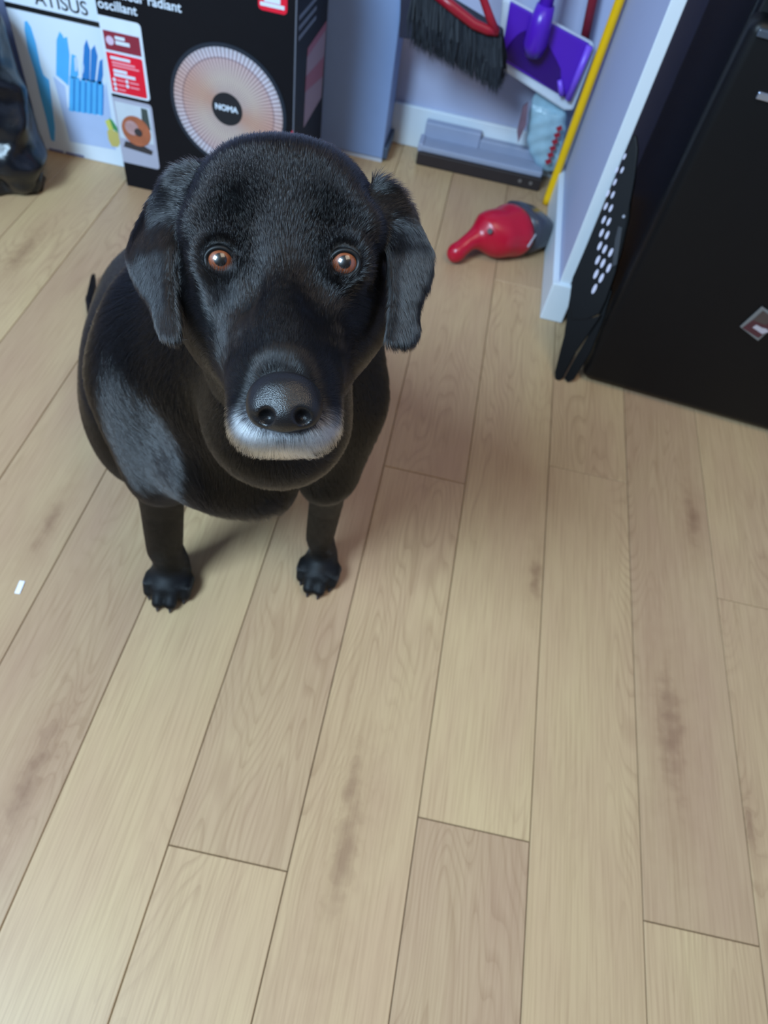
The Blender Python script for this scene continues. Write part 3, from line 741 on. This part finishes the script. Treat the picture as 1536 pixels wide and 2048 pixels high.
# ------------------------------------------------------------------ dog
def build_dog():
    root = thing('dog', 'black labrador with greying muzzle sitting on the plank floor and looking up', 'dog', (-.25, .68, 0))
    H = .0025
    f = Field((-.82, .20, -.012), (.06, 1.22, .84), H)
    VA = (CR, CU, FW)                                    # head axes: side, up, back (as the dog faces the lens)
    hf = np.array((.24, -.95, -.2)); hf /= np.linalg.norm(hf)
    # trunk
    C = np.array
    f.cone((-.205, .590, .45), (-.375, .86, .205), .112, .150, k=.05)
    f.ell((-.185, .560, .420), (.100, .100, .130), k=.05)                   # chest
    f.cone((-.165, .520, .42), (-.140, .482, .352), .066, .034, k=.05)      # breastbone
    f.cone((-.145, .515, .63), (-.180, .560, .48), .068, .090, k=.07)        # neck
    f.ell(P(420, 925, .81), (.065, .055, .050), k=.05)
    f.cone(P(285, 760, .80), P(322, 945, .855), .052, .040, k=.035)          # upper arm, dog's right
    f.cone(P(694, 800, .83), P(648, 955, .905), .044, .033, k=.035)          # upper arm, dog's left
    f.ell((-.290, .575, .400), (.070, .095, .125), k=.04)                    # shoulder, dog's right
    f.ell((-.095, .610, .415), (.055, .085, .115), k=.04)                    # shoulder, dog's left
    f.ell((-.418, .730, .155), (.085, .130, .150), ((.9, .3, 0), (-.3, .9, 0), (0, 0, 1)), k=.05)   # thigh, dog's right
    f.ell((-.25, .86, .15), (.10, .14, .14), k=.05)
    f.ell((-.40, .93, .13), (.15, .14, .13), k=.05)                          # rump
    f.cone((-.385, .66, .03), (-.40, .80, .035), .030, .036, k=.03)          # hind foot tucked beside
    f.cone((-.20, .76, .03), (-.22, .86, .035), .030, .036, k=.03)
    # tail
    f.chain([C((-.45, 1.0, .06)), C((-.60, .995, .03)), C((-.643, 1.02, .022)), C((-.675, 1.075, .02)), C((-.705, 1.15, .018))], [.04, .016, .012, .0105, .004], k=.012)
    # front legs
    for (elb, wri, paw, sx) in ((C((-.292, .520, .30)), C((-.304, .512, .095)), C((-.302, .492, 0.)), -1), (C((-.078, .565, .30)), C((-.088, .590, .095)), C((-.082, .572, 0.)), 1)):
        top = elb + C((.01 * -sx, .02, .07))
        q_ = 1.0 if sx < 0 else .82
        f.cone(top, elb, .045, .033 * q_, k=.035)
        f.chain([elb, (elb + wri) / 2 + C((0, .004, 0)), wri, C((paw[0], paw[1] + .028, .045))], [.033 * q_, .0285 * q_, .0255 * q_, .0255 * q_], k=.02)
        f.ell((paw[0], paw[1] + .012, .024), (.032 * q_ ** .5, .036, .024), k=.015)
        d = C((.12 if sx < 0 else .0, -1, 0)); d /= np.linalg.norm(d); s = C((-d[1], d[0], 0))
        for i, (u, l) in enumerate(((-.0265, .022), (-.0095, .040), (.0095, .040), (.0265, .022))):
            b = C((paw[0], paw[1] + .012, .022)) + s * u * q_ ** .5
            f.chain([b, b + d * l * .6 + C((0, 0, .002)), b + d * l + C((0, 0, -.008))], [.0115, .0116, .0098], k=.004)
    # ---- head, as landmarks at their own depth before the lens
    f.ell(P(570, 448, .530), (.0680, .0540, .072), VA, k=.03)                # cranium
    f.ell(P(567, 540, .500), (.0695, .066, .056), VA, k=.03)                 # face / cheekbones
    f.cone(P(450, 600, .518), P(512, 732, .476), .034, .018, k=.025)          # cheeks
    f.cone(P(688, 604, .520), P(634, 734, .478), .034, .018, k=.025)
    f.chain([P(567, 545, .476), P(567, 665, .447), P(568, 742, .431)], [.034, .0265, .0245], k=.016)   # bridge and muzzle
    for sx in (-1, 1):
        cx = 569
        f.chain([P(cx + sx * 56, 690, .466), P(cx + sx * 54, 775, .443), P(cx + sx * 52, 845, .430)], [.0195, .0200, .0175], k=.014)  # flews
        f.ell(P(cx + sx * 118, 462, .476), (.025, .016, .02), VA, k=.016)    # brow
    f.ell(P(569, 858, .426), (.0235, .0125, .017), VA, k=.012)
    f.chain([P(569, 720, .49), P(569, 850, .455)], [.034, .018], k=.02)      # lower jaw
    f.cone(P(567, 690, .555), P(556, 830, .630), .052, .066, k=.06)           # throat
    # hollows
    for sx, ex, ey in ((-1, 440, 522), (1, 689, 527)):
        if sx < 0: f.ell(P(ex - sx * 42, ey - 52, .4480), (.0105, .018, .006), VA, k=.018, sub=True)
        else: f.ell(P(ex - sx * 38, ey - 52, .4480), (.0100, .018, .006), VA, k=.018, sub=True)
        f.ell(P(ex - sx * 50, ey + 40, .4390), (.0080, .015, .008), VA, k=.02, sub=True)
    # eyes
    eyes = []
    for sx, ex, ey in ((-1, 441, 523), (1, 689, 528)):
        c = P(ex, ey, .4640); g = EYE + C((0, 0, .06)) - c; g /= np.linalg.norm(g)
        f.ell(c, (.0165, .0150, .0150), VA, k=.010)
        f.cone(c + g * .004, c + g * .05, .0086, .0105, k=.003, sub=True)
        eyes.append((c, g, sx))
    # ears: bent flaps
    def ear(poly, d0, bend, thick, kk):
        q = np.array(poly, float); pc = q.mean(0)
        c0 = P(pc[0], pc[1], d0)
        uv = np.array([[(P(a, b, d0) - c0) @ CR, (P(a, b, d0) - c0) @ CU] for a, b in q])
        lo = uv.min(0) - .03; hi = uv.max(0) + .03
        cor = np.array([c0 + CR * a + CU * b + FW * w for a in (lo[0], hi[0]) for b in (lo[1], hi[1]) for w in (-.07, .07)])
        def fn(X):
            D = X - c0.astype(np.float32)
            u, v, w = D @ CR, D @ CU, D @ FW
            d2 = np.full(u.shape, 1e9); inside = np.zeros(u.shape, bool)
            for i in range(len(uv)):
                a, b = uv[i], uv[(i + 1) % len(uv)]; e = b - a
                pu, pv = u - a[0], v - a[1]; tt = np.clip((pu * e[0] + pv * e[1]) / (e @ e), 0, 1)
                d2 = np.minimum(d2, (pu - tt * e[0]) ** 2 + (pv - tt * e[1]) ** 2)
                cr = ((a[1] > v) != (b[1] > v)) & (u < (b[0] - a[0]) * (v - a[1]) / (b[1] - a[1] + 1e-12) + a[0])
                inside ^= cr
            d = np.sqrt(d2) * np.where(inside, -1, 1)
            ww = w - bend(u, v)
            r = thick * .9
            qx = np.maximum(d + r, 0); qz = np.maximum(np.abs(ww) - thick + r, 0)
            return (np.sqrt(qx ** 2 + qz ** 2) + np.minimum(np.maximum(d + r, np.abs(ww) - thick + r), 0) - r) * .8
        f.put(fn, cor.min(0), cor.max(0), kk)
    ear([(400, 312), (340, 322), (280, 372), (246, 432), (230, 472), (238, 517), (266, 562), (296, 600), (306, 640), (312, 664), (330, 680), (352, 684), (364, 672), (362, 640), (354, 590), (350, 540), (358, 470), (385, 390)], .478,
        lambda u, v: .034 * np.clip((-u + .012) / .055, 0, 1.3) ** 1.4 + .012 * np.clip((v - .015) / .04, 0, 1) - .002, .0045, .006)
    ear([(745, 340), (790, 360), (822, 400), (848, 450), (868, 490), (869, 530), (860, 565), (845, 590), (838, 625), (843, 655), (834, 680), (812, 692), (785, 692), (770, 682), (775, 640), (780, 590), (774, 520), (752, 440), (735, 380)], .483,
        lambda u, v: .034 * np.clip((u + .006) / .055, 0, 1.3) ** 1.4 + .012 * np.clip((v - .015) / .04, 0, 1) - .002, .0045, .006)
    sl, X = f.block(np.array(f.lo), np.array(f.lo) + f.h * f.n)
    f.g = np.maximum(f.g, (.0008 - X[..., 2]).astype(np.float32)); del X
    V, F = f.nets()
    # keep the largest island only is not needed: everything is fused
    V = smooth_verts(V, F, 3, .5)
    dep = (V - EYE) @ FW
    tw = (np.clip((dep - .56) / .06, 0, 1) * np.clip((V[:, 2] - .20) / .10, 0, 1))[:, None]
    for _ in range(3): V = V + tw * (smooth_verts(V, F, 25, .6) - V)
    N = vnormals(V, F)
    cd = np.stack([(V - EYE) @ CR, (V - EYE) @ CU, (V - EYE) @ FW], 1)
    px = 768 + FPX * cd[:, 0] / cd[:, 2]; py = 1024 - FPX * cd[:, 1] / cd[:, 2]
    # coat colour: greying hair round the mouth
    ex, ey = (px - 571) / 112.0, (py - 800) / 100.0
    rr = np.sqrt((ex * .96) ** 2 + ey ** 2); ang = np.arctan2(ey, ex)
    front = (cd[:, 2] < .452) & (cd[:, 2] > .37) & (np.abs(px - 571) < 140)
    grey = np.clip((1.22 - rr) / .16, 0, 1) * np.clip((rr - .62) / .1, 0, 1) * np.clip((np.sin(ang) - .05) / .5, 0, 1) * front
    grey = np.clip(grey, 0, 1)
    me = np_mesh(V, F, 'dog_body')
    at_ = me.color_attributes.new('grey', 'FLOAT_COLOR', 'POINT')
    at_.data.foreach_set('color', np.stack([grey, grey, grey, np.ones(len(V))], 1).astype(np.float32).ravel())
    m = bpy.data.materials.new('black_coat_skin'); m.use_nodes = True; n = NT(m); b = n.n['Principled BSDF']
    ga = n.add('ShaderNodeAttribute', attribute_name='grey').outputs['Fac']
    co = n.add('ShaderNodeTexCoord').outputs['Object']
    nz = n.add('ShaderNodeTexNoise', {'Vector': co, 'Scale': 900.0, 'Detail': 2.0}).outputs[0]
    n.l.new(n.mix(n.math('MULTIPLY', ga, .6), (.0045, .0045, .005), (.45, .45, .48)), b.inputs['Base Color'])
    b.inputs['Roughness'].default_value = .55; b.inputs['Specular IOR Level'].default_value = .25
    n.l.new(n.add('ShaderNodeBump', {'Height': nz, 'Strength': .3, 'Distance': .001}).outputs[0], b.inputs['Normal'])
    link('body', me, m, root)
    # ---- eyes
    me_ = bpy.data.materials.new('dog_eye'); me_.use_nodes = True; n = NT(me_); b = n.n['Principled BSDF']
    co = n.add('ShaderNodeTexCoord').outputs['Object']; sp = n.add('ShaderNodeSeparateXYZ', {0: co})
    r = n.math('SQRT', n.math('ADD', n.math('MULTIPLY', sp.outputs[0], sp.outputs[0]), n.math('MULTIPLY', sp.outputs[1], sp.outputs[1])))
    an = n.math('ARCTAN2', sp.outputs[1], sp.outputs[0])
    st = n.add('ShaderNodeTexNoise', {'Vector': n.add('ShaderNodeCombineXYZ', {0: n.math('MULTIPLY', n.math('COSINE', an), 4.0), 1: n.math('MULTIPLY', n.math('SINE', an), 4.0), 2: n.math('MULTIPLY', r, 300.0)}).outputs[0], 'Scale': 3.0, 'Detail': 3.0}).outputs[0]
    iris = n.mix(st, s2l((74, 34, 16)), s2l((138, 72, 38)))
    colr = n.ramp(n.math('DIVIDE', r, .0125), [(.0, (0, 0, 0)), (.31, (.01, .01, .01)), (.36, (1, 1, 1)), (.60, (1, 1, 1)), (.66, (.05, .05, .05)), (.70, (.05, .05, .05)), (1, (.05, .05, .05))])
    colr = n.mix(1.0, iris, colr, 'MULTIPLY')
    scl = n.math('GREATER_THAN', r, .0089)
    colr = n.mix(scl, colr, s2l((176, 170, 180)))
    n.l.new(colr, b.inputs['Base Color']); b.inputs['Roughness'].default_value = .35
    b.inputs['Coat Weight'].default_value = 1.0; b.inputs['Coat Roughness'].default_value = .015
    lid = mat('black_lid_skin', (8, 8, 9), .5, .3)
    for c, g, sx in eyes:
        bm = bmesh.new(); bmesh.ops.create_uvsphere(bm, u_segments=40, v_segments=28, radius=.0125)
        for v in bm.verts:                                 # corneal bulge
            if v.co.z > .0085: v.co.z += (v.co.z - .0085) * .28
        e = bpy.data.objects.new('eye', bm_mesh(bm)); COL.objects.link(e); e.data.materials.append(me_)
        e.data.polygons.foreach_set('use_smooth', [True] * len(e.data.polygons))
        zz = Vector(g); e.rotation_euler = zz.to_track_quat('Z', 'Y').to_euler()
        e.parent = root; e.location = Vector(c) - Vector(root.location)
        U2 = CU - g * (CU @ g); U2 /= np.linalg.norm(U2); R2 = np.cross(U2, g)
        pts = []
        for a in np.linspace(0, 2 * math.pi, 36, endpoint=False):
            x = .0093 * math.cos(a); y = (.0074 if math.sin(a) > 0 else .0086) * math.sin(a)
            x += -sx * .0016 * max(0, math.cos(a) * -sx) ** 6
            y -= .0016 * max(0, math.cos(a) * -sx) ** 3
            z = math.sqrt(max(.0136 ** 2 - x * x - y * y, 0))
            pts.append(c + R2 * x + U2 * y + g * z)
        pts.append(pts[0]); pts.append(pts[1])
        link('eyelid', tube(pts, .00175, 8, cap=False), lid, root, True)
    # ---- nose leather
    g = Field(P(568, 808, .40) - .05, P(568, 808, .40) + .05, .001)
    g.ell(P(568, 790, .4055), (.0200, .0135, .014), VA, k=.008)
    g.ell(P(569, 828, .4020), (.0150, .0105, .0115), VA, k=.008)
    for sx in (-1, 1):
        g.ell(P(569 + sx * 47, 818, .4055), (.0080, .0100, .0105), VA, k=.007)
    for sx in (-1, 1):
        g.chain([P(569 + sx * 34, 831, .393), P(569 + sx * 38, 836, .397), P(569 + sx * 50, 841, .396), P(569 + sx * 62, 834, .396)], [.0030, .0034, .0022, .0010], k=.003, sub=True)
        g.ell(P(569 + sx * 35, 832, .395), (.0036, .0032, .007), VA, k=.003, sub=True)
    g.chain([P(569, 836, .3895), P(569, 850, .3905), P(569, 868, .393)], [.0006, .0012, .0014], k=.002, sub=True)
    Vn, Fn = g.nets(); Vn = smooth_verts(Vn, Fn, 4)
    mn = bpy.data.materials.new('nose_leather'); mn.use_nodes = True; n = NT(mn); b = n.n['Principled BSDF']
    co = n.add('ShaderNodeTexCoord').outputs['Object']
    vo = n.add('ShaderNodeTexVoronoi', {'Vector': co, 'Scale': 1500.0}).outputs['Distance']
    b.inputs['Base Color'].default_value = (.007, .006, .0065, 1); b.inputs['Roughness'].default_value = .35; b.inputs['Specular IOR Level'].default_value = .42
    n.l.new(n.add('ShaderNodeBump', {'Height': vo, 'Strength': .35, 'Distance': .0005}).outputs[0], b.inputs['Normal'])
    link('nose', np_mesh(Vn, Fn), mn, root)
    # claws
    cl = mat('dark_claw', (34, 36, 46), .3)
    for (paw, d) in ((C((-.302, .492, 0.)), C((.12, -1, 0))), (C((-.082, .572, 0.)), C((.0, -1, 0)))):
        d = d / np.linalg.norm(d); s = C((-d[1], d[0], 0))
        for u, l in ((-.0265, .024), (-.0095, .042), (.0095, .042), (.0265, .024)):
            b = C((paw[0], paw[1] + .012, .011)) + s * u * (1.0 if u and paw[0] < -.2 else .9)
            link('claw', tube([b + d * l * .85, b + d * (l + .005) + C((0, 0, -.003)), b + d * (l + .009) + C((0, 0, -.0085))], [.0036, .003, .0008], 8), cl, root, True)
    # ---- short glossy coat, laid along hair growth, angled in places to steer the sheen
    hd = lambda r, u, b: r * CR + u * CU + b * FW
    A = []
    def an(p, d, L, lift=.14): A.append((np.array(p, float), np.array(d, float) / np.linalg.norm(d), L, lift))
    an(P(568, 720, .415), hd(0, .8, .5), .005); an(P(568, 620, .44), hd(0, .9, .4), .006); an(P(567, 520, .445), hd(0, 1, .0), .008)
    an(P(567, 430, .46), hd(0, .9, .5), .010); an(P(567, 330, .49), hd(0, .5, .9), .012)
    for k in (-1, 1):
        cx = 568
        an(P(cx + k * 70, 640, .450), hd(k * .25, .95, .0), .007); an(P(cx + k * 45, 700, .435), hd(k * .25, .95, .05), .006); an(P(cx + k * 75, 770, .43), hd(k * .6, .4, .6), .006); an(P(cx + k * 95, 850, .43), hd(k * .8, -.5, .4), .008, .35)
        an(P(cx + k * 40, 890, .425), hd(k * .35, -1, .0), .0085, .45); an(P(cx + k * 150, 640, .48), hd(k * .3, -.1, 1), .011)
        an(P(cx + k * 125, 455, .455), hd(k * .55, .7, .4), .009, .3); an(P(cx + k * 70, 460, .45), hd(k * .1, 1, .2), .008)
        an(P(cx + k * 190, 420, .49), hd(k * .6, .2, .8), .012); an(P(cx + k * 190, 560, .48), hd(k * .35, -.2, 1), .011)
        an(P(cx + k * 225, 350, .53), hd(k * .7, -.3, .3), .013, .25); an(P(cx + k * 285, 440, .505), hd(.3, -.9, -.15), .009); an(P(cx + k * 290, 520, .51), hd(k * .1, -1, 0), .009)
        an(P(cx + k * 240, 480, .478), hd(k * .1, -1, .35), .008); an(P(cx + k * 232, 550, .478), hd(k * .1, -1, .35), .008)
        an(P(cx + k * 238, 655, .475), hd(.2, -1, .05), .008)
    an(P(470, 605, .462), hd(.3, .95, .12), .008); an(P(490, 650, .455), hd(.3, .95, .12), .007); an(P(505, 700, .442), hd(.3, .95, .12), .006); an(P(482, 466, .452), hd(0, 1, .2), .0045, 3.); an(P(480, 440, .455), hd(0, 1, .2), .0045, 3.); an(P(652, 472, .455), hd(0, 1, .2), .0045, 3.); an(P(650, 446, .458), hd(0, 1, .2), .0045, 3.); an(P(567, 470, .452), hd(0, 1, .15), .008)  # muzzle strands angled for sheen; upright brow strands shaped to look dark
    an(P(569, 895, .425), hd(0, -1, .0), .008, .4)
    an((-.14, .45, .62), (0, .1, -1), .02); an((-.25, .53, .55), (-.3, .2, -.9), .022); an((-.05, .55, .55), (.25, .2, -.9), .022)
    an((-.15, .43, .40), (0, -.05, -1), .024); an((-.13, .44, .33), (0, .1, -1), .026, .3); an((-.40, .55, .44), (-.1, .6, -.7), .018); an((-.02, .58, .42), (.1, .2, -1), .018)
    an((-.46, .65, .30), (-.1, .8, -.5), .02); an(P(225, 790, .86), hd(0, .4, 1), .018); an(P(250, 700, .84), hd(0, .4, 1), .018); an(P(330, 820, .79), hd(.6, -.8, -.2), .017); an(P(345, 900, .80), hd(.6, -.8, -.2), .016); an(P(530, 985, .79), hd(.6, -.8, -.2), .022); an((-.35, .85, .35), (-.3, .8, -.4), .022); an((-.5, 1., .15), (-.3, .6, -.7), .022); an((-.50, .68, .12), (0, 0, -1), .016)  # shoulder and chest strands angled to catch sheen, flank strands to stay dark
    an((-.30, .48, .2), (0, 0, -1), .009); an((-.085, .55, .2), (0, 0, -1), .009); an((-.30, .46, .04), (0, -.8, -.6), .0042, .12); an((-.30, .46, .02), (0, -.8, -.6), .004, .12); an((-.082, .54, .04), (0, -.8, -.6), .0042, .12); an((-.082, .53, .02), (0, -.8, -.6), .004, .12); an((-.69, 1.07, .02), (-.3, 1, 0), .014)
    AP = np.array([a[0] for a in A]); AD = np.array([a[1] for a in A]); AL = np.array([a[2] for a in A]); AF = np.array([a[3] for a in A])
    def field(X):
        Dd = np.zeros_like(X); L = np.zeros(len(X)); Fl = np.zeros(len(X)); Wt = np.zeros(len(X))
        for p, d, l, q in zip(AP, AD, AL, AF):
            w = 1.0 / (((X - p) ** 2).sum(1) + .00025) ** 2
            Dd += w[:, None] * d; L += w * l; Fl += w * q; Wt += w
        return Dd, L / Wt, Fl / Wt
    _, Lv, _ = field(V)
    tri = np.concatenate([F[:, [0, 1, 2]], F[:, [0, 2, 3]]])
    e1, e2 = V[tri[:, 1]] - V[tri[:, 0]], V[tri[:, 2]] - V[tri[:, 0]]
    ar = np.linalg.norm(np.cross(e1, e2), axis=1) * .5
    Lf = Lv[tri].mean(1); Nf = N[tri].mean(1); cen = V[tri].mean(1)
    facing = ((EYE - cen) / np.linalg.norm(EYE - cen, axis=1)[:, None] * Nf).sum(1)
    dens = np.where(Lf < .0125, 2.6e6, np.where(Lf < .017, 1.1e6, .55e6)) * np.where(facing > -.25, 1, .25) * np.where(cen[:, 2] < .004, 0, 1)
    cnt = RNG.poisson(ar * dens)
    ti = np.repeat(np.arange(len(tri)), cnt)
    r1, r2 = RNG.random(len(ti)), RNG.random(len(ti)); fl = r1 + r2 > 1; r1[fl] = 1 - r1[fl]; r2[fl] = 1 - r2[fl]
    X = V[tri[ti, 0]] + e1[ti] * r1[:, None] + e2[ti] * r2[:, None]
    Nn = N[tri[ti, 0]] * (1 - r1 - r2)[:, None] + N[tri[ti, 1]] * r1[:, None] + N[tri[ti, 2]] * r2[:, None]; Nn /= np.linalg.norm(Nn, axis=1)[:, None]
    gy = grey[tri[ti, 0]] * (1 - r1 - r2) + grey[tri[ti, 1]] * r1 + grey[tri[ti, 2]] * r2
    cd = np.stack([(X - EYE) @ CR, (X - EYE) @ CU, (X - EYE) @ FW], 1); hx = 768 + FPX * cd[:, 0] / cd[:, 2]; hy = 1024 - FPX * cd[:, 1] / cd[:, 2]
    keep = ~((((hx - 569) / 70) ** 2 + ((hy - 806) / 57) ** 2 < 1) & (cd[:, 2] < .44))
    for c, g, sx in eyes:
        q = X - c; ax_ = q @ g; rad = np.sqrt(np.maximum((q ** 2).sum(1) - ax_ ** 2, 0)); keep &= ~((rad < .0105) & (ax_ > 0) & (ax_ < .03))
    X, Nn, gy = X[keep], Nn[keep], gy[keep]
    D, L, lift = field(X)
    wv = np.stack([np.sin(X @ np.array((310., 90, 210)) + i * 2.1) + np.sin(X @ np.array((-130., 260, 170)) * 1.7 + i) for i in range(3)], 1) * .04
    D = D / np.linalg.norm(D, axis=1)[:, None] + wv + RNG.normal(size=X.shape) * .06
    D -= Nn * (D * Nn).sum(1)[:, None]; D /= np.linalg.norm(D, axis=1)[:, None] + 1e-9
    L = L * RNG.uniform(.75, 1.25, len(X)); lift = lift * RNG.uniform(.5, 1.5, len(X))
    n4 = 4; ts = np.linspace(0, 1, n4)
    pts = np.stack([X - Nn * .0004 + D * (L * t_)[:, None] + Nn * (L * lift * (t_ - .55 * t_ * t_) * 1.3)[:, None] for t_ in ts], 1)
    white = (gy > RNG.random(len(X)) * .9 + .05)
    speck = RNG.random(len(X)) < .0006
    hm = bpy.data.materials.new('coat_hair'); hm.use_nodes = True; n = NT(hm)
    n.n.remove(n.n['Principled BSDF'])
    hb = n.add('ShaderNodeBsdfHairPrincipled'); hb.parametrization = 'COLOR'
    tn = n.add('ShaderNodeAttribute', attribute_name='tone').outputs['Fac']
    n.l.new(n.mix(tn, (.006, .0055, .006), (.93, .93, .95)), hb.inputs['Color'])
    hb.inputs['Roughness'].default_value = .14; hb.inputs['Radial Roughness'].default_value = .35; hb.inputs['Coat'].default_value = 0.0; hb.inputs['IOR'].default_value = 1.42
    n.l.new(hb.outputs[0], n.n['Material Output'].inputs[0])
    def strands(name, mask, tone, rad, **kw):
        p = pts[mask]; N_ = len(p)
        hc = bpy.data.hair_curves.new(name); hc.add_curves([n4] * N_)
        hc.attributes['position'].data.foreach_set('vector', np.ascontiguousarray(p, np.float32).ravel())
        ra = hc.attributes.new('radius', 'FLOAT', 'POINT')
        ra.data.foreach_set('value', (rad[mask][:, None] * np.array((1, .9, .65, .08))[None]).astype(np.float32).ravel())
        ta = hc.attributes.new('tone', 'FLOAT', 'CURVE'); ta.data.foreach_set('value', tone[mask].astype(np.float32))
        hc.materials.append(hm)
        o = bpy.data.objects.new(name, hc); COL.objects.link(o); o.parent = root
        o.matrix_parent_inverse = Matrix.Translation(-Vector(root.location)); o['kind'] = 'stuff'
        for k, v in kw.items(): o[k] = v
        return N_
    rad = np.clip(L * .0105, .00007, .00019)
    tone = np.where(white, RNG.uniform(.6, 1.0, len(X)), 0.0)
    mz = gy > .08
    a = strands('coat', ~mz, tone, rad); b_ = strands('muzzle_hair', mz, tone, rad, label='short greying white hair around the mouth')
    print('hairs', a, b_)
    return root
DOG = build_dog()
